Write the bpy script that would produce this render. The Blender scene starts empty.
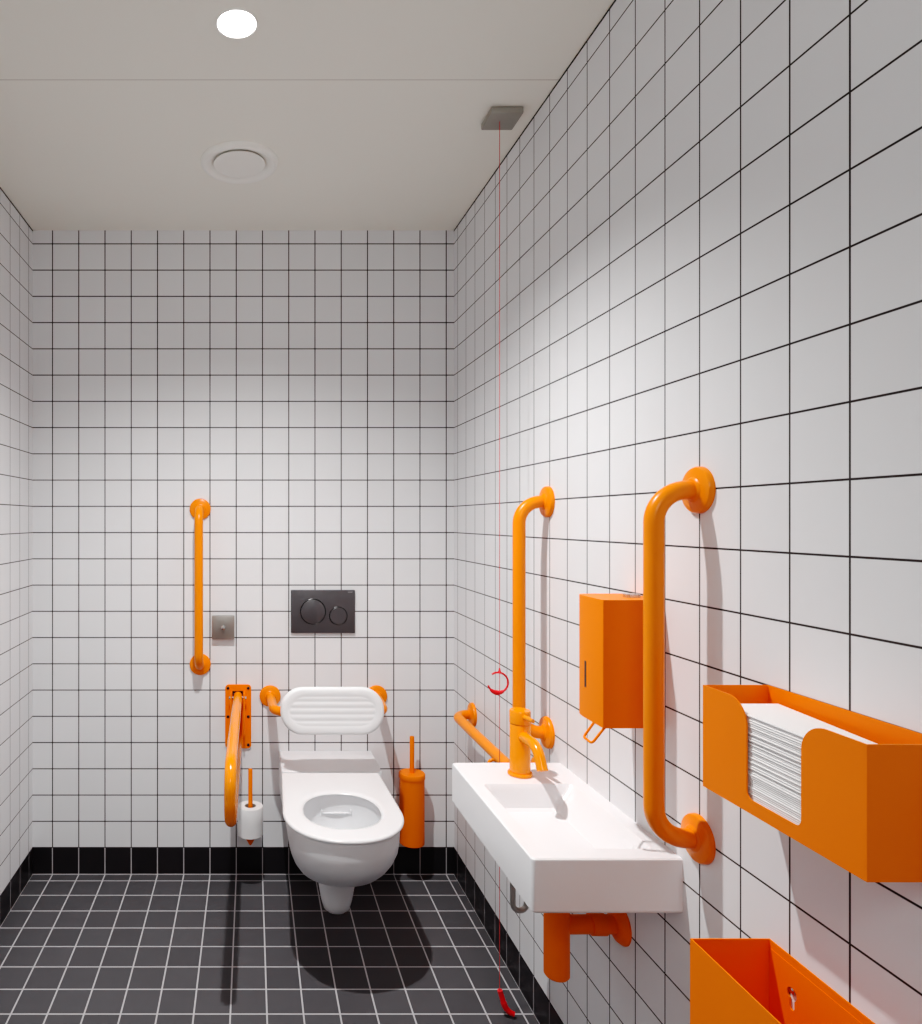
import bpy, bmesh, math, random
from mathutils import Vector, Matrix
random.seed(4)
PI = math.pi
scene = bpy.context.scene
COL = scene.collection

# ------------------------------------------------------------------ room numbers (metres)
XL, XR = -0.833, 0.773          # side walls
YB, YF = 2.641, -1.05           # far wall, wall behind the viewpoint
ZC = 2.454                      # ceiling
EYE = 1.35
P = 0.1                         # tile pitch
TX0, TY0, TZ0 = -0.757, 2.595, 0.1028

# ------------------------------------------------------------------ materials
def srgb(r, g, b):
    f = lambda c: (c/255)/12.92 if c/255 <= 0.04045 else ((c/255+0.055)/1.055)**2.4
    return (f(r), f(g), f(b), 1)

class N:
    """tiny node builder"""
    def __init__(self, name):
        self.m = bpy.data.materials.new(name); self.m.use_nodes = True
        self.t = self.m.node_tree; self.b = self.t.nodes['Principled BSDF']
    def n(self, kind, **kw):
        x = self.t.nodes.new(kind)
        for k, v in kw.items(): setattr(x, k, v)
        return x
    def l(self, a, b): self.t.links.new(a, b)
    def math(self, op, a, b=None, c=None):
        x = self.n('ShaderNodeMath', operation=op)
        for i, v in enumerate((a, b, c)):
            if v is None: continue
            if isinstance(v, (int, float)): x.inputs[i].default_value = v
            else: self.l(v, x.inputs[i])
        return x.outputs[0]
    def mix(self, fac, a, b):
        x = self.n('ShaderNodeMix', data_type='RGBA')
        for i, v in ((0, fac), (6, a), (7, b)):
            if isinstance(v, (tuple, float, int)): x.inputs[i].default_value = v
            else: self.l(v, x.inputs[i])
        return x.outputs[2]

def plain(name, col, rough=0.4, metal=0.0, noise=0.03, coat=0.0, bump=0.0, spec=0.5):
    k = N(name)
    tc = k.n('ShaderNodeTexCoord'); nz = k.n('ShaderNodeTexNoise')
    nz.inputs['Scale'].default_value = 9; nz.inputs['Detail'].default_value = 3
    k.l(tc.outputs['Object'], nz.inputs['Vector'])
    d = tuple(c*(1-noise) for c in col[:3])+(1,); u = tuple(min(1, c*(1+noise)) for c in col[:3])+(1,)
    k.l(k.mix(nz.outputs['Fac'], d, u), k.b.inputs['Base Color'])
    k.b.inputs['Roughness'].default_value = rough; k.b.inputs['Metallic'].default_value = metal
    k.b.inputs['Coat Weight'].default_value = coat; k.b.inputs['Coat Roughness'].default_value = 0.12
    k.b.inputs['Specular IOR Level'].default_value = spec
    if bump:
        n2 = k.n('ShaderNodeTexNoise'); n2.inputs['Scale'].default_value = 900
        k.l(tc.outputs['Object'], n2.inputs['Vector'])
        bp = k.n('ShaderNodeBump'); bp.inputs['Strength'].default_value = bump; bp.inputs['Distance'].default_value = 0.0004
        k.l(n2.outputs['Fac'], bp.inputs['Height']); k.l(bp.outputs['Normal'], k.b.inputs['Normal'])
    return k.m

def tiles(name, axes, offs, width, tile, grout, rough, var=0.03, edge_z=None, edge_col=None, spec=0.5, lines=(1, 1)):
    k = N(name)
    tc = k.n('ShaderNodeTexCoord'); s = k.n('ShaderNodeSeparateXYZ'); k.l(tc.outputs['Object'], s.inputs[0])
    masks, cells = [], []
    for a, o, on in zip(axes, offs, lines):
        u = k.math('DIVIDE', k.math('SUBTRACT', s.outputs[a], o), P)
        cells.append(k.math('FLOOR', u))
        if not on: continue
        fr = k.math('SUBTRACT', u, k.math('FLOOR', u))
        dist = k.math('MULTIPLY', k.math('SUBTRACT', 0.5, k.math('ABSOLUTE', k.math('SUBTRACT', fr, 0.5))), P)
        mr = k.n('ShaderNodeMapRange', interpolation_type='SMOOTHSTEP')
        mr.inputs['From Min'].default_value = width/2-0.0005; mr.inputs['From Max'].default_value = width/2+0.0005
        mr.inputs['To Min'].default_value = 1; mr.inputs['To Max'].default_value = 0
        k.l(dist, mr.inputs['Value']); masks.append(mr.outputs['Result'])
    mask = masks[0] if len(masks) == 1 else k.math('MAXIMUM', masks[0], masks[1])
    cv = k.n('ShaderNodeCombineXYZ'); k.l(cells[0], cv.inputs[0]); k.l(cells[1], cv.inputs[1])
    wn = k.n('ShaderNodeTexWhiteNoise', noise_dimensions='2D'); k.l(cv.outputs[0], wn.inputs['Vector'])
    nz = k.n('ShaderNodeTexNoise'); nz.inputs['Scale'].default_value = 14; nz.inputs['Detail'].default_value = 4
    k.l(tc.outputs['Object'], nz.inputs['Vector'])
    amt = k.math('ADD', k.math('MULTIPLY', wn.outputs['Value'], 0.6), k.math('MULTIPLY', nz.outputs['Fac'], 0.4))
    lo = tuple(c*(1-var) for c in tile[:3])+(1,); hi = tuple(min(1, c*(1+var)) for c in tile[:3])+(1,)
    colour = k.mix(mask, k.mix(amt, lo, hi), grout)
    if edge_z is not None:
        colour = k.mix(k.math('LESS_THAN', s.outputs[2], edge_z), colour, edge_col)
    k.l(colour, k.b.inputs['Base Color'])
    k.l(k.math('ADD', k.math('MULTIPLY', mask, 0.85-rough), rough), k.b.inputs['Roughness'])
    k.b.inputs['Specular IOR Level'].default_value = spec
    bp = k.n('ShaderNodeBump'); bp.inputs['Strength'].default_value = 0.25; bp.inputs['Distance'].default_value = 0.0008
    k.l(k.math('SUBTRACT', 1, mask), bp.inputs['Height']); k.l(bp.outputs['Normal'], k.b.inputs['Normal'])
    return k.m

WHITE_TILE = (0.765, 0.77, 0.785, 1)
GROUT = (0.045, 0.038, 0.038, 1)
M = {}
M['wall_xz'] = tiles('white_tile_far', (0, 2), (TX0, TZ0), 0.0040, WHITE_TILE, (0.052, 0.045, 0.045, 1), 0.5, spec=0.15)
M['wall_yz'] = tiles('white_tile_side', (1, 2), (TY0, TZ0), 0.0032, WHITE_TILE, GROUT, 0.5, spec=0.15)
M['floor'] = tiles('dark_floor_tile', (0, 1), (TX0, TY0), 0.0042, (0.079, 0.077, 0.083, 1), (0.50, 0.485, 0.50, 1), 0.55, 0.12, spec=0.25)
BT, BG, BE = (0.024, 0.021, 0.024, 1), (0.45, 0.43, 0.44, 1), (0.62, 0.60, 0.61, 1)
M['base_xz'] = tiles('black_base_far', (0, 2), (TX0, TZ0), 0.0040, BT, BG, 0.3, 0.15, 0.0035, BE, lines=(1, 0))
M['base_yz'] = tiles('black_base_side', (1, 2), (TY0, TZ0), 0.0034, BT, BG, 0.3, 0.15, 0.0035, BE, lines=(1, 0))
M['ceramic'] = plain('white_ceramic', (0.765, 0.77, 0.785, 1), 0.32, noise=0.01)
M['seat'] = plain('white_plastic', (0.82, 0.82, 0.83, 1), 0.25, noise=0.01)
M['pad'] = plain('soft_white_pad', (0.80, 0.81, 0.82, 1), 0.4, noise=0.01)
ORANGE = (0.90, 0.205, 0.0, 1)
M['orange'] = plain('orange_enamel', ORANGE, 0.3, noise=0.02, bump=0.03, spec=0.3)
M['orange_gloss'] = plain('orange_gloss', (0.90, 0.23, 0.0, 1), 0.18, noise=0.015, spec=0.5)
M['orange_matt'] = plain('orange_powder_coat', (0.92, 0.182, 0.0, 1), 0.45, noise=0.02, bump=0.05, spec=0.18)
M['chrome'] = plain('polished_steel', (0.62, 0.60, 0.58, 1), 0.2, 1.0)
M['steel'] = plain('brushed_steel', (0.36, 0.335, 0.31, 1), 0.38, 0.8, 0.06)
M['box_steel'] = plain('grey_box_metal', (0.36, 0.345, 0.31, 1), 0.5, 0.4, 0.06)
M['black'] = plain('black_plastic', (0.012, 0.011, 0.012, 1), 0.4)
M['charcoal'] = plain('charcoal_plastic', (0.062, 0.058, 0.063, 1), 0.38, noise=0.05)
M['charcoal_edge'] = plain('charcoal_edge', (0.016, 0.015, 0.016, 1), 0.3)
M['logo'] = plain('pale_print', (0.35, 0.35, 0.36, 1), 0.5)
M['paper'] = plain('white_tissue', (0.80, 0.79, 0.79, 1), 0.9, noise=0.03, bump=0.3)
M['card'] = plain('grey_card', (0.30, 0.26, 0.22, 1), 0.9)
M['red'] = plain('red_plastic', (0.72, 0.008, 0.015, 1), 0.3, noise=0.03, coat=0.3)
M['cord'] = plain('red_cord', (0.62, 0.05, 0.05, 1), 0.7, noise=0.1)
M['vent'] = plain('white_vent_plastic', (0.93, 0.92, 0.87, 1), 0.4, noise=0.01)
M['dark'] = plain('shadow_gap', (0.03, 0.027, 0.022, 1), 0.9)
M['throat'] = plain('grey_vent_throat', (0.30, 0.29, 0.27, 1), 0.8)
M['water'] = plain('bowl_water', (0.75, 0.78, 0.78, 1), 0.05, noise=0.0)
M['hose'] = plain('braided_hose', (0.50, 0.48, 0.45, 1), 0.35, 0.8, 0.2)

def ceiling_mat():
    k = N('ceiling_board')
    tc = k.n('ShaderNodeTexCoord'); s = k.n('ShaderNodeSeparateXYZ'); k.l(tc.outputs['Object'], s.inputs[0])
    d = k.math('ABSOLUTE', k.math('SUBTRACT', s.outputs[1], 1.738))
    m = k.math('LESS_THAN', d, 0.0016)
    nz = k.n('ShaderNodeTexNoise'); nz.inputs['Scale'].default_value = 3; k.l(tc.outputs['Object'], nz.inputs['Vector'])
    base = k.mix(nz.outputs['Fac'], (0.885, 0.87, 0.795, 1), (0.905, 0.89, 0.815, 1))
    k.l(k.mix(m, base, (0.58, 0.55, 0.50, 1)), k.b.inputs['Base Color'])
    k.b.inputs['Roughness'].default_value = 0.6; k.b.inputs['Specular IOR Level'].default_value = 0.3
    return k.m
M['ceiling'] = ceiling_mat()

def emit_mat(name, col, strength):
    k = N(name)
    k.b.inputs['Base Color'].default_value = col
    k.b.inputs['Emission Color'].default_value = col
    k.b.inputs['Emission Strength'].default_value = strength
    return k.m
M['lamp'] = emit_mat('lamp_lens', (1, 0.98, 0.95, 1), 12)

# ------------------------------------------------------------------ object helpers
def world_loc(o):
    v = Vector((0, 0, 0))
    while o is not None:
        v += o.location; o = o.parent
    return v

def thing(name, label, cat, loc, group=None):
    o = bpy.data.objects.new(name, None); COL.objects.link(o)
    o.empty_display_size = 0.05; o.location = loc
    o['label'] = label; o['category'] = cat
    if group: o['group'] = group
    return o

def obj(name, bm, mat, parent=None, base=None, angle=35, smooth=True):
    off = world_loc(parent) if parent else Vector(base or (0, 0, 0))
    bmesh.ops.recalc_face_normals(bm, faces=bm.faces)
    bmesh.ops.translate(bm, verts=bm.verts, vec=-off)
    me = bpy.data.meshes.new(name); bm.to_mesh(me); bm.free()
    if smooth:
        me.polygons.foreach_set('use_smooth', [True]*len(me.polygons))
        me.set_sharp_from_angle(angle=math.radians(angle))
    me.materials.append(M[mat])
    o = bpy.data.objects.new(name, me); COL.objects.link(o)
    if parent: o.parent = parent
    else: o.location = off
    return o

def tag(o, label, cat, group=None):
    o['label'] = label; o['category'] = cat
    if group: o['group'] = group
    return o

def struct(name, bm, mat):
    o = obj(name, bm, mat, smooth=False); o['kind'] = 'structure'; return o

def cut(o, *cutters):
    """boolean-subtract temporary bmeshes (world coordinates) from o"""
    off = world_loc(o)
    temps = []
    for bm in cutters:
        bmesh.ops.recalc_face_normals(bm, faces=bm.faces)
        bmesh.ops.translate(bm, verts=bm.verts, vec=-off)
        me = bpy.data.meshes.new('t'); bm.to_mesh(me); bm.free()
        c = bpy.data.objects.new('t', me); COL.objects.link(c); c.location = off
        md = o.modifiers.new('b', 'BOOLEAN'); md.object = c; md.operation = 'DIFFERENCE'; md.solver = 'EXACT'
        temps.append(c)
    bpy.context.view_layer.update()
    dg = bpy.context.evaluated_depsgraph_get()
    me = bpy.data.meshes.new_from_object(o.evaluated_get(dg))
    o.modifiers.clear(); o.data = me
    for c in temps: bpy.data.objects.remove(c)

# ------------------------------------------------------------------ shape helpers
def box(bm, x0, x1, y0, y1, z0, z1, bev=0.0, seg=2):
    t = bmesh.new(); bmesh.ops.create_cube(t, size=1)
    for v in t.verts:
        v.co = Vector(((x0+x1)/2+v.co.x*(x1-x0), (y0+y1)/2+v.co.y*(y1-y0), (z0+z1)/2+v.co.z*(z1-z0)))
    if bev: bmesh.ops.bevel(t, geom=t.edges[:], offset=bev, segments=seg, profile=0.5, affect='EDGES')
    merge(bm, t); return bm

def merge(bm, t):
    me = bpy.data.meshes.new('t'); t.to_mesh(me); t.free(); bm.from_mesh(me); bpy.data.meshes.remove(me)

def loft(bm, rings, closed=True, cap0=True, cap1=True):
    vs = [[bm.verts.new(p) for p in r] for r in rings]
    n = len(vs[0])
    for a, b in zip(vs, vs[1:]):
        for i in range(n if closed else n-1):
            j = (i+1) % n
            bm.faces.new((a[i], a[j], b[j], b[i]))
    if cap0: bm.faces.new(vs[0])
    if cap1: bm.faces.new(vs[-1][::-1])
    return bm

def frame_of(d):
    d = Vector(d).normalized()
    a = Vector((0, 0, 1)) if abs(d.z) < 0.9 else Vector((1, 0, 0))
    u = d.cross(a).normalized(); return u, d.cross(u).normalized()

def lathe(bm, prof, origin, axis, seg=40):
    """prof: (radius, distance along axis)"""
    origin = Vector(origin); axis = Vector(axis).normalized(); u, v = frame_of(axis)
    rings = []
    for r, h in prof:
        r = max(r, 1e-5)
        rings.append([origin+axis*h+u*(r*math.cos(2*PI*i/seg))+v*(r*math.sin(2*PI*i/seg)) for i in range(seg)])
    return loft(bm, rings)

def fillet_path(pts, rad, steps=9):
    pts = [Vector(p) for p in pts]
    if not isinstance(rad, (list, tuple)): rad = [rad]*(len(pts)-2)
    out = [pts[0]]
    for i in range(1, len(pts)-1):
        p, a, b = pts[i], (pts[i-1]-pts[i]).normalized(), (pts[i+1]-pts[i]).normalized()
        ang = a.angle(b); r = rad[i-1]
        if r <= 0 or ang > PI-0.01: out.append(p); continue
        t = r/math.tan(ang/2)
        s, e = p+a*t, p+b*t
        c = p+(a+b).normalized()*(r/math.sin(ang/2))
        v0, v1 = s-c, e-c; tot = v0.angle(v1); ax = v0.cross(v1).normalized()
        for k in range(steps+1):
            out.append(c+Matrix.Rotation(tot*k/steps, 3, ax) @ v0)
    out.append(pts[-1]); return out

def tube(bm, pts, r, seg=20, flat=None):
    """sweep a circle; r may be a list; parallel transport"""
    pts = [Vector(p) for p in pts]; n = len(pts)
    rr = r if isinstance(r, (list, tuple)) else [r]*n
    tang = []
    for i in range(n):
        a = pts[max(i-1, 0)]; b = pts[min(i+1, n-1)]
        tang.append((b-a).normalized())
    u, v = frame_of(tang[0]); rings = []
    for i in range(n):
        if i:
            ax = tang[i-1].cross(tang[i])
            if ax.length > 1e-7:
                R = Matrix.Rotation(tang[i-1].angle(tang[i]), 3, ax.normalized()); u = R @ u
            v = tang[i].cross(u)
        rings.append([pts[i]+u*(rr[i]*math.cos(2*PI*k/seg))+v*(rr[i]*math.sin(2*PI*k/seg)) for k in range(seg)])
    return loft(bm, rings)

def rrect(x0, x1, y0, y1, r, k=8):
    pts = []
    for cx, cy, a0 in ((x1-r, y1-r, 0), (x0+r, y1-r, PI/2), (x0+r, y0+r, PI), (x1-r, y0+r, 1.5*PI)):
        for i in range(k+1):
            a = a0+PI/2*i/k; pts.append((cx+r*math.cos(a), cy+r*math.sin(a)))
    return pts

def extrude_poly(bm, pts3, vec):
    vec = Vector(vec)
    a = [bm.verts.new(Vector(p)) for p in pts3]; b = [bm.verts.new(Vector(p)+vec) for p in pts3]
    n = len(a)
    for i in range(n): bm.faces.new((a[i], a[(i+1) % n], b[(i+1) % n], b[i]))
    f0 = bm.faces.new(a); f1 = bm.faces.new(b[::-1])
    bm.normal_update()
    bmesh.ops.triangulate(bm, faces=[f0, f1], ngon_method='EAR_CLIP')
    return bm
B = bmesh.new

# ------------------------------------------------------------------ the setting
T = 0.12
struct('floor', box(B(), XL-T, XR+T, YF-T, YB+T, -T, 0), 'floor')
struct('ceiling', box(B(), XL-T, XR+T, YF-T, YB+T, ZC, ZC+T), 'ceiling')
struct('wall_back', box(B(), XL-T, XR+T, YB, YB+T, 0, ZC), 'wall_xz')
struct('wall_front', box(B(), XL-T, XR+T, YF-T, YF, 0, ZC), 'wall_xz')
struct('wall_left', box(B(), XL-T, XL, YF, YB, 0, ZC), 'wall_yz')
struct('wall_right', box(B(), XR, XR+T, YF, YB, 0, ZC), 'wall_yz')
BB = 0.0012
struct('baseboard_back', box(B(), XL, XR, YB-BB, YB, 0, 0.1022), 'base_xz')
struct('baseboard_left', box(B(), XL, XL+BB, YF, YB, 0, 0.1022), 'base_yz')
struct('baseboard_right', box(B(), XR-BB, XR, YF, YB, 0, 0.1022), 'base_yz')
struct('gap_shade_1', box(B(), XL, XL+0.0015, YF, YB, ZC-0.0035, ZC), 'dark')  # dark strips stand in for the shade in the ceiling edge gaps
struct('gap_shade_2', box(B(), XR-0.0015, XR, YF, YB, ZC-0.0035, ZC), 'dark')

# ------------------------------------------------------------------ ceiling fittings
LX, LY = -0.032, 1.54
t = thing('ceiling_downlight', 'round bright white downlight set in the ceiling', 'ceiling light', (LX, LY, ZC))
lathe_ring = B()
lathe(lathe_ring, [(0.0425, 0), (0.048, 0), (0.048, 0.002), (0.046, 0.0035), (0.0435, 0.003), (0.0425, 0.001)], (LX, LY, ZC), (0, 0, -1), 56)
obj('trim_ring', lathe_ring, 'vent', t)
obj('lamp_lens', lathe(B(), [(0.0, 0.0005), (0.043, 0.0005), (0.0435, 0.0022), (0.03, 0.003), (0, 0.0034)], (LX, LY, ZC), (0, 0, -1), 56), 'lamp', t)

VX, VY = -0.036, 2.135
t = thing('ceiling_vent', 'round off-white extract vent with central disc on the ceiling', 'vent', (VX, VY, ZC))
obj('rim', lathe(B(), [(0.0835, 0.0), (0.119, 0), (0.1187, 0.006), (0.115, 0.012), (0.107, 0.0145), (0.097, 0.013), (0.088, 0.0075), (0.0835, 0.0025)], (VX, VY, ZC), (0, 0, -1), 72), 'vent', t, angle=60)
obj('throat', lathe(B(), [(0, 0.0004), (0.0832, 0.0004), (0.0832, 0.0012), (0, 0.0012)], (VX, VY, ZC), (0, 0, -1), 56), 'throat', t)
obj('disc', lathe(B(), [(0.02, 0.001), (0.02, 0.007), (0.0765, 0.0065), (0.0792, 0.008), (0.0785, 0.0100), (0.06, 0.0115), (0, 0.012)], (VX, VY, ZC), (0, 0, -1), 72), 'vent', t)

CX, CY = 0.6755, 1.885
t = thing('emergency_pull_cord', 'thin red pull cord hanging from grey metal ceiling box, with red ring', 'pull cord', (CX, CY, 0))
obj('ceiling_box', box(B(), 0.640, 0.727, 1.848, 1.932, ZC-0.018, ZC, 0.003), 'box_steel', t)
obj('cord', tube(B(), [(CX, CY, ZC-0.02), (CX, CY, 1.5), (CX, CY, 0.06)], 0.0009, 8), 'cord', t)
rb = B(); c = Vector((CX-0.0045, CY, 0.9085)); R = 0.0275
arc = [126-(126+163)*i/48 for i in range(49)]
def band(a):  # the ring swells into a grip at its foot
    d = abs(((a+97+180) % 360)-180); return 0.0028+0.0042*max(0, 1-d/42)**0.6
tube(rb, [c+Vector((R*math.cos(math.radians(a)), 0, R*math.sin(math.radians(a)))) for a in arc], [band(a) for a in arc], 12)
lathe(rb, [(0.006, 0), (0.0035, 0.006), (0.0015, 0.014)], (CX, CY, 0.9085+R-0.002), (0, 0, 1), 12)
obj('pull_ring', rb, 'red', t)
hb = B()
path = fillet_path([(CX+0.0005, CY, 0.072), (CX+0.010, CY, 0.040), (CX+0.018, CY-0.002, 0.018), (CX+0.037, CY-0.006, 0.0105)], 0.03)
tube(hb, path, [0.0070+0.0012*math.sin(PI*i/(len(path)-1)) for i in range(len(path))], 12)
obj('pull_handle', hb, 'red', t)

# ------------------------------------------------------------------ grab bars
TR = 0.0162; OFF = 0.076
def flange_bm(p, axis, r=0.0405):
    return lathe(B(), [(0, 0), (r, 0), (r, 0.006), (r-0.002, 0.0095), (r-0.007, 0.0118), (TR+0.006, 0.0135), (TR+0.003, 0.0165), (TR-0.002, 0.0175), (0, 0.0175)], p, axis, 48)
def grab_rail(name, label, a, b, axis, OFF=OFF):
    a, b, ax = Vector(a), Vector(b), Vector(axis)
    t = thing(name, label, 'grab bar', b, 'orange grab bars on the walls')
    pts = fillet_path([a+ax*0.004, a+ax*OFF, b+ax*OFF, b+ax*0.004], 0.056, 12)
    obj('tube', tube(B(), pts, TR, 28), 'orange', t, angle=60)
    for p in (a, b): obj('flange', flange_bm(p, ax), 'orange', t)
    return t
grab_rail('grab_rail', 'vertical orange grab bar on the far wall, left of the toilet', (-0.194, YB, 1.392), (-0.194, YB, 0.802), (0, -1, 0))
grab_rail('grab_rail', 'vertical orange grab bar on right wall just behind the basin tap', (XR, 1.804, 1.398), (XR, 1.804, 0.798), (-1, 0, 0))
grab_rail('grab_rail', 'vertical orange grab bar on right wall between soap and towel dispensers', (XR, 1.194, 1.402), (XR, 1.194, 0.802), (-1, 0, 0), 0.0795)
t = grab_rail('grab_rail', 'low horizontal orange grab bar on right wall beyond the basin, near the toilet', (XR, 2.412, 0.674), (XR, 1.86, 0.674), (-1, 0, 0), 0.066)
hk = [(0.704, 1.98, 0.662), (0.684, 1.98, 0.668), (0.6785, 1.98, 0.656), (0.6785, 1.98, 0.60)]
obj('paper_hook', tube(B(), fillet_path(hk, 0.012), 0.005, 12), 'orange', t)

# ------------------------------------------------------------------ fold-down support rail
FX = -0.051
t = thing('fold_down_rail', 'orange fold-down support rail on wall plate left of the toilet', 'support rail', (FX, YB, 0.486))
pl = B()
extrude_poly(pl, [(x, YB, z) for x, z in rrect(FX-0.048, FX+0.051, 0.484, 0.725, 0.014)], (0, -0.008, 0))
plate = obj('wall_plate', pl, 'orange_matt', t)
for sx in (-0.037, 0.040):
    for z in (0.497, 0.604, 0.712):
        obj('screw', lathe(B(), [(0, 0), (0.0055, 0), (0.0055, 0.002), (0.004, 0.003), (0, 0.003)], (FX+sx, YB-0.008, z), (0, -1, 0), 16), 'black', plate)
brk = B()
for sx in (-0.0245, 0.0245):
    box(brk, FX+sx-0.003, FX+sx+0.003, 2.585, YB-0.006, 0.545, 0.702, 0.002)
obj('hinge_bracket', brk, 'orange_matt', t)
obj('hinge_slot', box(B(), FX-0.020, FX+0.020, YB-0.0105, YB-0.0075, 0.682, 0.701), 'black', t)
obj('hinge_pin', lathe(B(), [(0, -0.033), (0.005, -0.033), (0.006, -0.030), (0.006, 0.030), (0.005, 0.033), (0, 0.033)], (FX, 2.607, 0.682), (1, 0, 0), 18), 'chrome', t)
rail = fillet_path([(FX+0.001, 2.618, 0.686), (FX-0.005, 1.851, 0.690), (FX-0.005, 1.851, 0.5235), (FX+0.001, 2.618, 0.528)], 0.070, 14)
obj('rail_tube', tube(B(), rail, TR+0.0003, 28), 'orange_gloss', t, angle=60)

# ------------------------------------------------------------------ toilet
AX = 0.2755
NV = 96
def dring(a, yc, bf, br, z, nr=None, ar=None, nf=2.15):
    """plan outline: elliptical towards the room; straight sides and square back towards the wall (nr None) or rounded"""
    out = []
    ar = a if ar is None else ar
    H = NV//2
    for i in range(H):
        th = PI*i/H; c, s = math.cos(th), math.sin(th)
        out.append(Vector((AX+math.copysign(abs(c)**(2/nf), c)*a, yc-bf*abs(s)**(2/nf), z)))
    if nr is not None:
        for i in range(H):
            th = PI+PI*i/H; c, s = math.cos(th), math.sin(th)
            out.append(Vector((AX+math.copysign(abs(c)**(2/nr), c)*a, yc+br*abs(s)**(2/nr), z)))
        return out
    r = min(0.007, br*0.2); yb = yc+br
    side = [(-(a+(ar-a)*k/17), yc+(br-r)*k/17) for k in range(18)]
    side += [(-(ar-r*(1-math.cos(PI/2*k/5))), yb-r+r*math.sin(PI/2*k/5)) for k in range(1, 6)]
    right = [(-x, y) for x, y in side[::-1]]
    path = side+[(-ar*0.5, yb), (0, yb), (ar*0.5, yb)]+right[:-1]        # ends just short of the start point
    assert len(path) == H
    out += [Vector((AX+x, y, z)) for x, y in path]
    return out
t = thing('toilet', 'white wall-hung toilet with open seat below the white backrest', 'toilet', (AX, YB, 0.10))
YC = 2.095
rings = []
rb_ = YB-YC
# outside, from the trap stub up
rings += [dring(0.012, 2.24, 0.012, 0.03, 0.088, 2.5), dring(0.030, 2.24, 0.028, 0.06, 0.092, 2.5), dring(0.042, 2.24, 0.041, 0.08, 0.103, 2.5), dring(0.050, 2.24, 0.050, 0.10, 0.130, 2.6),
          dring(0.058, 2.24, 0.060, 0.13, 0.175, 3), dring(0.061, 2.24, 0.066, 0.20, 0.214, 3.5), dring(0.068, 2.24, 0.085, 0.4005, 0.236)]
prof = [(0.250, 0.098, 0.098), (0.264, 0.117, 0.126), (0.284, 0.1325, 0.150), (0.312, 0.1455, 0.168), (0.345, 0.1555, 0.179), (0.380, 0.1625, 0.1855), (0.412, 0.167, 0.1885), (0.448, 0.169, 0.1895)]
for z, a, bf in prof:
    k = (z-0.250)/(0.448-0.250)
    yc = 2.19+(YC-2.19)*min(1, k*1.6)
    rings.append(dring(a, yc, bf, YB-yc-0.0005, z, None, min(0.171, a+0.03*(1-k))))
rings += [dring(0.1685, YC, 0.189, rb_-0.0005, 0.4555, None, 0.170), dring(0.166, YC, 0.186, rb_-0.001, 0.458, None, 0.167)]
# across the rim and down inside the bowl
HY = 2.105
def hole(a, bf, br, z, yc=HY): return dring(a, yc, bf, br, z, 2.2)
rings += [hole(0.135, 0.140, 0.155, 0.458), hole(0.126, 0.131, 0.145, 0.456), hole(0.127, 0.132, 0.148, 0.44), hole(0.126, 0.130, 0.150, 0.40),
          hole(0.116, 0.118, 0.140, 0.36), hole(0.098, 0.098, 0.118, 0.325), hole(0.075, 0.075, 0.095, 0.302), hole(0.052, 0.055, 0.07, 0.288), hole(0.03, 0.03, 0.04, 0.272)]
obj('bowl', loft(B(), rings), 'ceramic', t, angle=50)
# seat
SB, SF = 2.418, 0.197
def sring(da, z, k=0.0): return dring(0.180+da, YC, SF+da, SB-YC+da, z, None, 0.1700+da)
def hring(da, z): return hole(0.1165+da, 0.122+da, 0.134+da, z)
rings = [hring(0.004, 0.460), sring(-0.006, 0.460), sring(-0.001, 0.4615), sring(0.0, 0.464), sring(-0.0003, 0.4665), sring(-0.0015, 0.4685), sring(-0.0045, 0.4703), sring(-0.009, 0.4707), sring(-0.014, 0.4707),
         hring(0.022, 0.4707), hring(0.016, 0.4706), hring(0.008, 0.4695), hring(0.002, 0.4675), hring(0.0, 0.4645), hring(0.001, 0.4615), hring(0.004, 0.460)]
obj('seat', loft(B(), rings, cap0=False, cap1=False), 'seat', t, angle=50)
obj('rear_ledge', box(B(), 0.106, 0.457, 2.424, YB-0.0006, 0.40, 0.4725, 0.004, 3), 'ceramic', t)
# rimless flush outlet inside the bowl
fo = B()
box(fo, AX-0.046, AX+0.046, 2.244, 2.258, 0.3985, 0.4015, 0.001)
for s_ in (-1, 1): box(fo, AX+s_*0.047-0.0022, AX+s_*0.047+0.0022, 2.240, 2.258, 0.3975, 0.413, 0.0015)
obj('flush_outlet', fo, 'ceramic', t)
obj('water', lathe(B(), [(0, 0), (0.066, 0), (0.066, 0.0006), (0, 0.0006)], (AX, HY+0.008, 0.3005), (0, 0, 1), 40), 'water', t)

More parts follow.
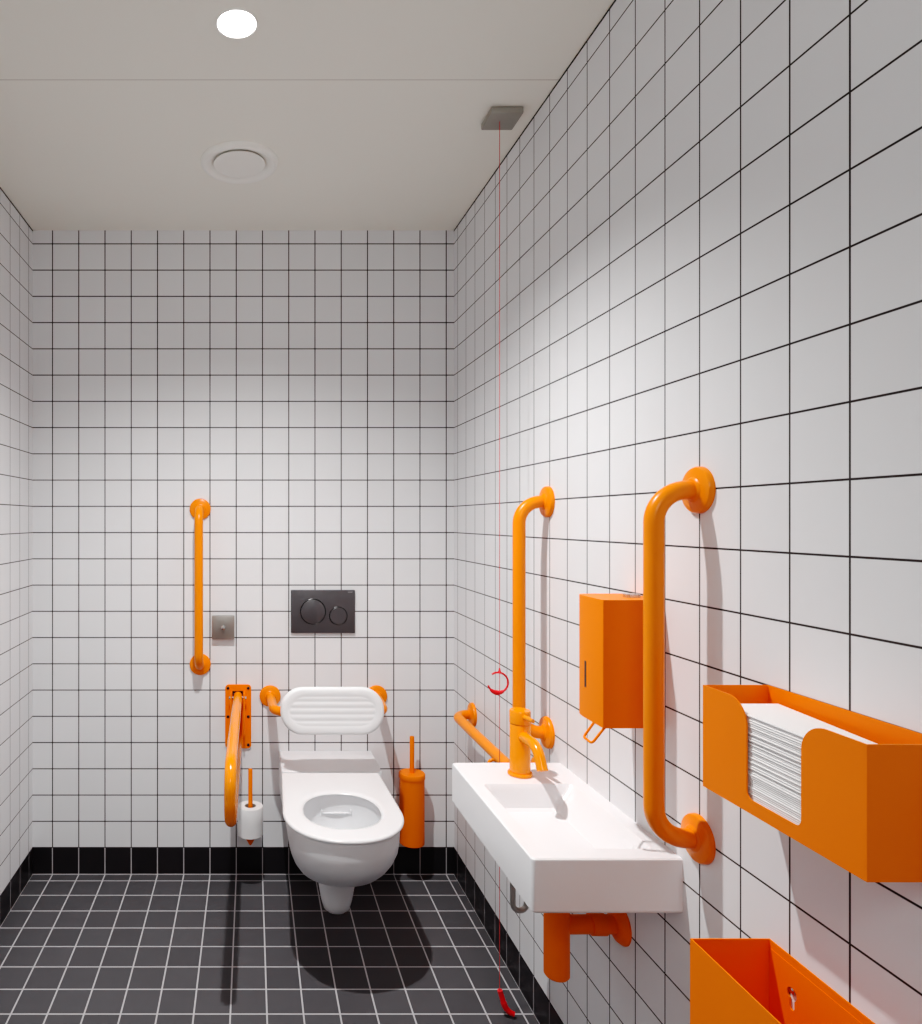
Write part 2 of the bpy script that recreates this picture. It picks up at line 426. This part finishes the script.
# ------------------------------------------------------------------ backrest
t = thing('toilet_back_support', 'white ribbed oval backrest pad on orange tube above the toilet', 'backrest', (0.276, YB, 0.677))
for x in (0.072, 0.477): obj('flange', flange_bm((x, YB, 0.681), (0, -1, 0)), 'orange', t)
pts = fillet_path([(0.072, YB-0.004, 0.681), (0.081, 2.410, 0.684), (0.464, 2.410, 0.684), (0.477, YB-0.004, 0.681)], 0.05, 12)
obj('support_tube', tube(B(), pts, TR, 28), 'orange', t, angle=60)
pc = Vector((0.2770, 2.372, 0.6985)); HW, HH = 0.1768, 0.0797
tilt = math.radians(6)
PADO = rrect(-HW, HW, -HH, HH, 0.0765, 31)      # stadium outline
NP = len(PADO)
pr = []
def pring(s, dep, rib=False):
    r = []
    for i in range(NP):
        g = 0.030*(1-s)/0.2 if s > 0.8 else None      # even rim width, then scale inwards
        x, z = PADO[i]
        if g is not None: x, z = x*(1-g/HW), z*(1-g/HH)
        else: x, z = x*(1-0.030/HW)*s/0.8, z*(1-0.030/HH)*s/0.8
        d = dep
        if rib: d -= 0.0013*abs(math.sin(PI*z/0.0215))**3*min(1, max(0, (0.80-s)/0.03))
        v = Vector((x, -d, z))
        v = Matrix.Rotation(-tilt, 3, 'X') @ v
        r.append(pc+v)
    return r
pr += [pring(0.85, -0.016), pring(0.96, -0.015), pring(0.99, -0.010), pring(1.0, -0.003), pring(1.0, 0.004), pring(0.99, 0.010), pring(0.965, 0.0140), pring(0.93, 0.0155), pring(0.86, 0.0158), pring(0.82, 0.0148), pring(0.80, 0.0140)]
for i in range(1, 40): pr.append(pring(0.80*(1-i/40)+0.001, 0.0142, True))
obj('pad', loft(B(), pr), 'pad', t, angle=60)
for x in (0.18, 0.385): obj('pad_clip', box(B(), x-0.02, x+0.02, 2.382, 2.415, 0.665, 0.702, 0.004), 'pad', t)

# ------------------------------------------------------------------ flush plate
t = thing('flush_plate', 'charcoal dual flush plate on the far wall above the toilet', 'flush plate', (0.2725, YB, 0.922))
obj('plate', box(B(), 0.1505, 0.3945, YB-0.011, YB, 0.921, 1.085, 0.003), 'charcoal', t)
for x, z, r in ((0.2345, 1.003, 0.0495), (0.3305, 0.987, 0.0355)):
    b = obj('button', lathe(B(), [(0, 0), (r-0.004, 0), (r-0.004, 0.003), (r-0.0055, 0.0040), (0, 0.0032)], (x, YB-0.011, z), (0, -1, 0), 56), 'charcoal', t)
    obj('button_ring', lathe(B(), [(r-0.0042, 0), (r, 0), (r, 0.0012), (r-0.0015, 0.002), (r-0.0042, 0.0004)], (x, YB-0.011, z), (0, -1, 0), 56), 'charcoal_edge', b)
cu = bpy.data.curves.new('txt', 'FONT'); cu.body = 'GEBERIT'; cu.size = 0.0052; cu.extrude = 0.0002; cu.align_x = 'CENTER'
to = bpy.data.objects.new('txt', cu); COL.objects.link(to); bpy.context.view_layer.update()
me = bpy.data.meshes.new_from_object(to.evaluated_get(bpy.context.evaluated_depsgraph_get()))
bpy.data.objects.remove(to)
tb = B(); tb.from_mesh(me)
bmesh.ops.rotate(tb, verts=tb.verts, cent=(0, 0, 0), matrix=Matrix.Rotation(PI/2, 3, 'X'))
bmesh.ops.translate(tb, verts=tb.verts, vec=(0.3765, YB-0.0112, 1.0755))
obj('lettering', tb, 'logo', t)

# ------------------------------------------------------------------ steel wall switch
t = thing('wall_switch', 'square brushed steel switch box with small knob on the far wall', 'switch', (-0.106, YB, 0.899))
obj('cover', box(B(), -0.1485, -0.0635, YB-0.022, YB, 0.900, 0.988, 0.0025), 'steel', t)
obj('knob', lathe(B(), [(0, 0), (0.008, 0), (0.008, 0.004), (0.0055, 0.006), (0.0055, 0.014), (0.003, 0.016), (0, 0.016)], (-0.106, YB-0.022, 0.945), (0, -1, 0), 20), 'chrome', t)

# ------------------------------------------------------------------ toilet roll on its spindle
RX, RY = -0.003, 2.532
t = thing('toilet_roll_holder', 'upright orange spindle holder on far wall carrying the toilet roll', 'toilet roll holder', (RX, YB, 0.162))
obj('rod', lathe(B(), [(0, 0), (0.0078, 0), (0.0078, 0.249), (0.0065, 0.2515), (0, 0.2515)], (RX, RY, 0.19), (0, 0, 1), 20), 'orange_matt', t)
obj('cone', lathe(B(), [(0, 0), (0.003, 0), (0.021, 0.030), (0.021, 0.036), (0, 0.036)], (RX, RY, 0.164), (0, 0, 1), 28), 'orange_matt', t)
ab = B(); tube(ab, [(RX, RY, 0.192), (RX, YB-0.002, 0.192)], 0.006, 14)
lathe(ab, [(0, 0), (0.02, 0), (0.02, 0.005), (0.006, 0.007), (0, 0.007)], (RX, YB, 0.192), (0, -1, 0), 24)
obj('wall_bracket', ab, 'orange_matt', t)
t = thing('toilet_roll', 'white toilet paper roll on the orange spindle beside the toilet', 'toilet roll', (RX, RY, 0.204))
obj('paper', lathe(B(), [(0.021, 0.0005), (0.045, 0), (0.0465, 0.002), (0.0468, 0.05), (0.0465, 0.102), (0.045, 0.1045), (0.021, 0.104), (0.021, 0.0005)], (RX, RY, 0.2035), (0, 0, 1), 56), 'paper', t)
obj('core', lathe(B(), [(0.0193, 0), (0.0208, 0), (0.0208, 0.1035), (0.0193, 0.1035), (0.0193, 0)], (RX, RY, 0.2038), (0, 0, 1), 36), 'card', t)

# ------------------------------------------------------------------ toilet brush and holder
HX, HYb = 0.597, 2.574
t = thing('toilet_brush_holder', 'orange cylindrical toilet brush canister on far wall right of toilet', 'brush holder', (HX, HYb, 0.152))
obj('canister', lathe(B(), [(0, 0), (0.0435, 0), (0.0455, 0.002), (0.0455, 0.241), (0.043, 0.241), (0.043, 0.005), (0, 0.005)], (HX, HYb, 0.152), (0, 0, 1), 56), 'orange_matt', t)
obj('wall_bracket', box(B(), HX-0.02, HX+0.02, HYb+0.042, YB, 0.25, 0.35, 0.002), 'orange_matt', t)
t = thing('toilet_brush', 'orange toilet brush with lid and straight handle standing in its canister', 'toilet brush', (HX, HYb, 0.393))
obj('lid', lathe(B(), [(0, 0.0003), (0.0475, 0.0003), (0.048, 0.002), (0.048, 0.016), (0.046, 0.0195), (0.012, 0.0205), (0, 0.0205)], (HX, HYb, 0.393), (0, 0, 1), 56), 'orange_matt', t)
obj('handle', lathe(B(), [(0, 0), (0.0085, 0), (0.0085, 0.131), (0.0075, 0.1345), (0, 0.1355)], (HX, HYb, 0.4130), (0, 0, 1), 20), 'orange_matt', t)
obj('bristles', lathe(B(), [(0, 0), (0.03, 0), (0.034, 0.01), (0.034, 0.07), (0.01, 0.08), (0.006, 0.09), (0.006, 0.21), (0, 0.21)], (HX, HYb, 0.185), (0, 0, 1), 24), 'vent', t)

# ------------------------------------------------------------------ wash basin
bx0, bx1, by0, by1, bz0, bz1 = 0.502, XR+0.0075, 1.241, 1.739, 0.6425, 0.743
t = thing('wash_basin', 'narrow white rectangular wash basin on the right wall', 'basin', (XR, 1.49, bz0))
def rr3(x0, x1, y0, y1, r, z, k=8): return [Vector((x, y, z)) for x, y in rrect(x0, x1, y0, y1, r, k)]
e = 0.0008
rings = [rr3(bx0+0.012, bx1-e, by0+0.012, by1-0.012, 0.010, bz0),
         rr3(bx0+0.004, bx1-e, by0+0.004, by1-0.004, 0.008, bz0+0.002),
         rr3(bx0, bx1-e, by0, by1, 0.008, bz0+0.007),
         rr3(bx0, bx1-e, by0, by1, 0.008, bz1-0.006),
         rr3(bx0+0.001, bx1-e, by0+0.001, by1-0.001, 0.008, bz1-0.002),
         rr3(bx0+0.004, bx1-e, by0+0.004, by1-0.004, 0.008, bz1)]
ix0, ix1, iy0, iy1 = 0.534, 0.742, 1.281, 1.597
rings += [rr3(ix0, ix1, iy0, iy1, 0.012, bz1), rr3(ix0+0.002, ix1-0.003, iy0+0.002, iy1-0.002, 0.012, bz1-0.002),
          rr3(ix0+0.006, ix1-0.012, iy0+0.006, iy1-0.008, 0.014, bz1-0.015),
          rr3(ix0+0.014, ix1-0.044, iy0+0.016, iy1-0.022, 0.018, bz1-0.047),
          rr3(ix0+0.020, ix1-0.052, iy0+0.022, iy1-0.030, 0.016, bz1-0.052)]
obj('basin_body', loft(B(), rings), 'ceramic', t, angle=25)
dcv = B()
extrude_poly(dcv, [(x, y, bz1-0.0523) for x, y in rrect(0.577, 0.667, 1.335, 1.425, 0.006)], (0, 0, 0.0035))
obj('drain_cover', dcv, 'ceramic', t)
ov = B()
extrude_poly(ov, [(0, y, z) for y, z in rrect(1.320, 1.354, -0.0065, 0.0065, 0.006)], (0.003, 0, 0))
bmesh.ops.rotate(ov, verts=ov.verts, cent=(0, 1.337, 0), matrix=Matrix.Rotation(math.radians(45), 3, 'Y'))
bmesh.ops.translate(ov, verts=ov.verts, vec=(0.7250, 0, bz1-0.0186))
obj('overflow', ov, 'ceramic', t)

# ------------------------------------------------------------------ tap
fx, fy = 0.641, 1.653
t = thing('mixer_tap', 'orange mixer tap with curved spout on the far end of the basin', 'tap', (fx, fy, bz1))
obj('base', lathe(B(), [(0, 0), (0.0275, 0), (0.0285, 0.002), (0.0285, 0.005), (0.0265, 0.008), (0, 0.008)], (fx, fy, bz1+0.0003), (0, 0, 1), 48), 'orange_gloss', t)
obj('body', lathe(B(), [(0, 0), (0.0235, 0), (0.0235, 0.113), (0.0225, 0.1145), (0, 0.1145)], (fx, fy, bz1+0.008), (0, 0, 1), 48), 'orange_gloss', t)
obj('cap', lathe(B(), [(0, 0), (0.0225, 0), (0.0242, 0.0015), (0.0242, 0.029), (0.0225, 0.032), (0, 0.0325)], (fx, fy, bz1+0.1230), (0, 0, 1), 48), 'orange_gloss', t)
sp = fillet_path([(fx, fy-0.015, 0.839), (fx+0.0032, 1.562, 0.842), (fx+0.0047, 1.536, 0.794)], 0.045, 12)
obj('spout', tube(B(), sp, 0.0122, 24), 'orange_gloss', t, angle=60)
obj('lever', tube(B(), [(fx+0.001, fy-0.018, 0.886), (fx+0.004, 1.617, 0.887), (fx+0.007, 1.593, 0.888)], [0.0065, 0.0055, 0.0045], 14), 'orange_gloss', t)

# ------------------------------------------------------------------ waste trap and hose under the basin
qx, qy = 0.638, 1.448
t = thing('bottle_trap', 'orange bottle trap and waste pipe under the basin', 'trap', (qx, qy, 0.399))
obj('cup', lathe(B(), [(0, 0), (0.0225, 0), (0.0255, 0.004), (0.0255, 0.243), (0, 0.243)], (qx, qy, 0.399), (0, 0, 1), 40), 'orange_matt', t)
obj('waste_pipe', tube(B(), [(qx+0.015, qy, 0.506), (XR-0.002, qy, 0.506)], 0.0185, 28), 'orange_matt', t)
obj('pipe_collar', lathe(B(), [(0.0, 0), (0.0215, 0), (0.0215, 0.03), (0, 0.03)], (qx+0.070, qy, 0.506), (1, 0, 0), 32), 'orange_matt', t)
obj('flange', lathe(B(), [(0, 0), (0.040, 0), (0.040, 0.004), (0.034, 0.012), (0.024, 0.017), (0.0, 0.017)], (XR, qy, 0.506), (-1, 0, 0), 44), 'orange_matt', t)
hs = fillet_path([(0.6295, 1.668, 0.6415), (0.6295, 1.668, 0.411), (0.6625, 1.668, 0.411), (0.6625, 1.668, 0.54), (0.772, 1.668, 0.54)], [0.0163, 0.0163, 0.02], 12)
tag(obj('supply_hose', tube(B(), hs, 0.0065, 16), 'hose', base=(0.772, 1.668, 0.54), angle=60), 'grey metal supply hose looping down beneath the basin', 'hose')

# ------------------------------------------------------------------ soap dispenser
sx0, sy0, sy1, sz0, sz1 = 0.6585, 1.2975, 1.412, 0.9605, 1.2005
t = thing('soap_dispenser', 'tall orange soap dispenser box on right wall above the basin', 'soap dispenser', (XR, 1.346, sz0))
hp = [(XR-0.0005, sy0), (sx0+0.004, sy0), (sx0+0.001, sy0+0.001), (sx0, sy0+0.004), (sx0, sy1-0.038), (sx0+0.0015, sy1-0.022), (sx0+0.005, sy1-0.010), (sx0+0.012, sy1-0.003), (sx0+0.020, sy1), (XR-0.0005, sy1)]
hb = B(); extrude_poly(hb, [(x, y, sz0) for x, y in hp], (0, 0, sz1-sz0))
obj('housing', hb, 'orange_matt', t, angle=25)
obj('window_slit', box(B(), sx0-0.0006, sx0+0.002, 1.3625, 1.3685, 1.0215, 1.073), 'black', t)
lv = fillet_path([(0.664, 1.337, 0.964), (0.641, 1.337, 0.932), (0.641, 1.304, 0.930), (0.668, 1.304, 0.964)], 0.006, 6)
obj('lever', tube(B(), lv, 0.0024, 12), 'orange_matt', t)
lk = B()
extrude_poly(lk, [(x, y, sz1-0.0005) for x, y in rrect(0.722, 0.752, 1.332, 1.354, 0.009)], (0, 0, 0.0075))
obj('lock', lk, 'chrome', t)

# ------------------------------------------------------------------ paper towel dispenser
px0, py0, py1, pz0, pz1 = 0.675, 0.760, 1.036, 0.953, 1.104
th = 0.002
t = thing('paper_towel_dispenser', 'open-topped orange paper towel dispenser with notched front on right wall', 'towel dispenser', (XR, 0.898, pz0))
sh = B()
box(sh, XR-th-0.0005, XR-0.0005, py0, py1, pz0, pz1)
box(sh, px0+th, XR-th-0.0005, py1-th, py1, pz0, pz1)
box(sh, px0+th, XR-th-0.0005, py0, py0+th, pz0, pz1)
box(sh, px0+th, XR-th-0.0005, py0+th, py1-th, pz0, pz0+th)
obj('shell', sh, 'orange_matt', t, smooth=False)
s0, s1, sb, R_, rf = 0.851, 0.945, 0.972, 0.036, 0.010
poly = [(py1, pz0), (py1, pz1)]
for i in range(13):
    a = PI/2*i/12; poly.append((s1+R_-R_*math.sin(a), pz1-R_+R_*math.cos(a)))
for i in range(7):
    a = PI/2*i/6; poly.append((s1-rf+rf*math.cos(a), sb+rf-rf*math.sin(a)))
for i in range(7):
    a = PI/2*i/6; poly.append((s0+rf-rf*math.sin(a), sb+rf-rf*math.cos(a)))
for i in range(13):
    a = PI/2*i/12; poly.append((s0-R_+R_*math.cos(a), pz1-R_+R_*math.sin(a)))
poly += [(py0, pz1), (py0, pz0)]
fp = B(); extrude_poly(fp, [(px0, y, z) for y, z in poly], (th, 0, 0))
obj('front_panel', fp, 'orange_matt', t, angle=30)

# folded paper towels, one object each
nt, z = 44, pz0+th+0.0004
hgt = (1.084-z)/nt
for i in range(nt):
    dx, dy = random.uniform(-0.0012, 0.0012), random.uniform(-0.003, 0.003)
    wv = random.uniform(0, 6.28); top = i == nt-1
    tb = B()
    cols = 10
    x0, x1, y0, y1 = 0.6795+dx, 0.7645+dx*0.5, 0.768+dy, 1.007+dy
    cross = []
    for kk in range(cols+1):
        y = y0+(y1-y0)*kk/cols
        w = 0.00006*math.sin(wv+kk*0.9); xe = x1-0.025*(1-kk/cols)
        h = hgt*0.985
        cross.append([Vector((x0+h*0.25, y, z+w)), Vector((x0, y, z+h*0.5+w)), Vector((x0+h*0.25, y, z+h+w)), Vector((xe, y, z+h+w)), Vector((xe, y, z+w))])
    loft(tb, cross)
    o = obj('paper_towel', tb, 'paper', base=((x0+x1)/2, (y0+y1)/2, z), angle=50)
    if top: tag(o, 'topmost folded white paper towel lying in the orange dispenser', 'paper towel', 'folded paper towels in the dispenser')
    else: tag(o, 'folded white paper towel below the top one in the dispenser stack', 'paper towel', 'folded paper towels in the dispenser')
    z += hgt

# ------------------------------------------------------------------ waste bin
wx0, wy0, wy1, wz0, wz1 = 0.654, 0.70, 1.033, 0.36, 0.727
t = thing('waste_bin', 'open-topped orange waste bin fixed low on right wall below the towel dispenser', 'waste bin', (XR, 0.866, wz0))
xb = XR-0.0005
def keyhole():
    k = []
    for i in range(20):
        a = math.radians(-58+296*i/19); k.append((0.987+0.009*math.cos(a), 0.675+0.009*math.sin(a)))
    k += [(0.9825, 0.656), (0.984, 0.653), (0.987, 0.652), (0.990, 0.653), (0.9915, 0.656)]
    return extrude_poly(B(), [(xb-0.02, y, z) for y, z in k], (0.03, 0, 0))
sh = B()
box(sh, wx0, xb-th, wy1-th, wy1, wz0, wz1); box(sh, wx0, xb-th, wy0, wy0+th, wz0, wz1)
box(sh, wx0, wx0+th, wy0+th, wy1-th, wz0, wz1); box(sh, wx0+th, xb-th, wy0+th, wy1-th, wz0, wz0+th)
obj('shell', sh, 'orange_matt', t, smooth=False)
bp = obj('back_plate', box(B(), xb-th, xb, wy0, wy1, wz0, wz1), 'orange_matt', t, smooth=False)
cut(bp, keyhole())
ln = B(); q = 0.0007; lz = wz1-0.030
box(ln, wx0+th+q, xb-th-q, wy1-th-q, wy1-th, wz0+0.01, lz)
box(ln, xb-th-q, xb-th, wy0+th+q, wy1-th-q, wz0+0.01, wz1-0.012)
lo = obj('inner_liner', ln, 'orange_matt', t, smooth=False)
cut(lo, keyhole())
obj('wall_screw', lathe(B(), [(0, 0), (0.0045, 0), (0.0045, 0.0025), (0.003, 0.004), (0, 0.004)], (XR-0.0002, 0.988, 0.679), (-1, 0, 0), 18), 'chrome', t)

# ------------------------------------------------------------------ lights
def area(name, loc, size, power, col=(1, 0.965, 0.92), aim=None):
    l = bpy.data.lights.new(name, 'AREA'); l.shape = 'DISK'; l.size = size; l.energy = power; l.color = col
    o = bpy.data.objects.new(name, l); COL.objects.link(o); o.location = loc
    if aim is not None:
        o.rotation_euler = (Vector(aim)-Vector(loc)).to_track_quat('-Z', 'Y').to_euler()
    return o
sl = bpy.data.lights.new('downlight_lamp', 'SPOT'); sl.energy = 192; sl.spot_size = math.radians(126); sl.spot_blend = 1.0
sl.shadow_soft_size = 0.02; sl.color = (1, 0.997, 0.988)
so = bpy.data.objects.new('downlight_lamp', sl); COL.objects.link(so); so.location = (LX, LY, ZC-0.012)
so.rotation_euler = (math.radians(5), 0, 0)      # aimed a little towards the far wall
area('added_fill', (LX, -0.70, ZC-0.16), 0.6, 12, (1, 1, 0.99), (LX, 1.5, 0.9))  # added soft fill behind the camera, no real fixture; evens out the walls

w = bpy.data.worlds.new('world'); scene.world = w; w.use_nodes = True
w.node_tree.nodes['Background'].inputs[0].default_value = (0.9, 0.92, 1, 1)
w.node_tree.nodes['Background'].inputs[1].default_value = 0.2

# ------------------------------------------------------------------ camera: level, lens shifted
cam = bpy.data.cameras.new('camera'); co = bpy.data.objects.new('camera', cam); COL.objects.link(co)
co.location = (0, 0, EYE); co.rotation_euler = (PI/2, 0, 0)
cam.sensor_fit = 'HORIZONTAL'; cam.sensor_width = 36.0
FPX = 693.2
cam.lens = 36.0*FPX/922
cam.shift_x = (461-251.2)/922
cam.shift_y = (520.2-512)/922
cam.clip_start = 0.02
scene.camera = co

scene.view_settings.view_transform = 'Standard'
scene.view_settings.look = 'None'
scene.view_settings.exposure = 0.0
scene.view_settings.gamma = 1.0
vs = scene.view_settings; vs.use_curve_mapping = True       # gentle contrast of the print
cm = vs.curve_mapping; cc = cm.curves[3]
for x, y in ((0.03, 0.009), (0.07, 0.038), (0.12, 0.087), (0.2, 0.168), (0.35, 0.308), (0.6, 0.472), (0.8, 0.585)): cc.points.new(x, y)
cc.points[-1].location = (1.0, 0.70)
cm.update()
cy = scene.cycles
cy.use_denoising = True
cy.max_bounces = 12; cy.diffuse_bounces = 8; cy.glossy_bounces = 4
cy.sample_clamp_indirect = 6
cy.caustics_reflective = False; cy.caustics_refractive = False
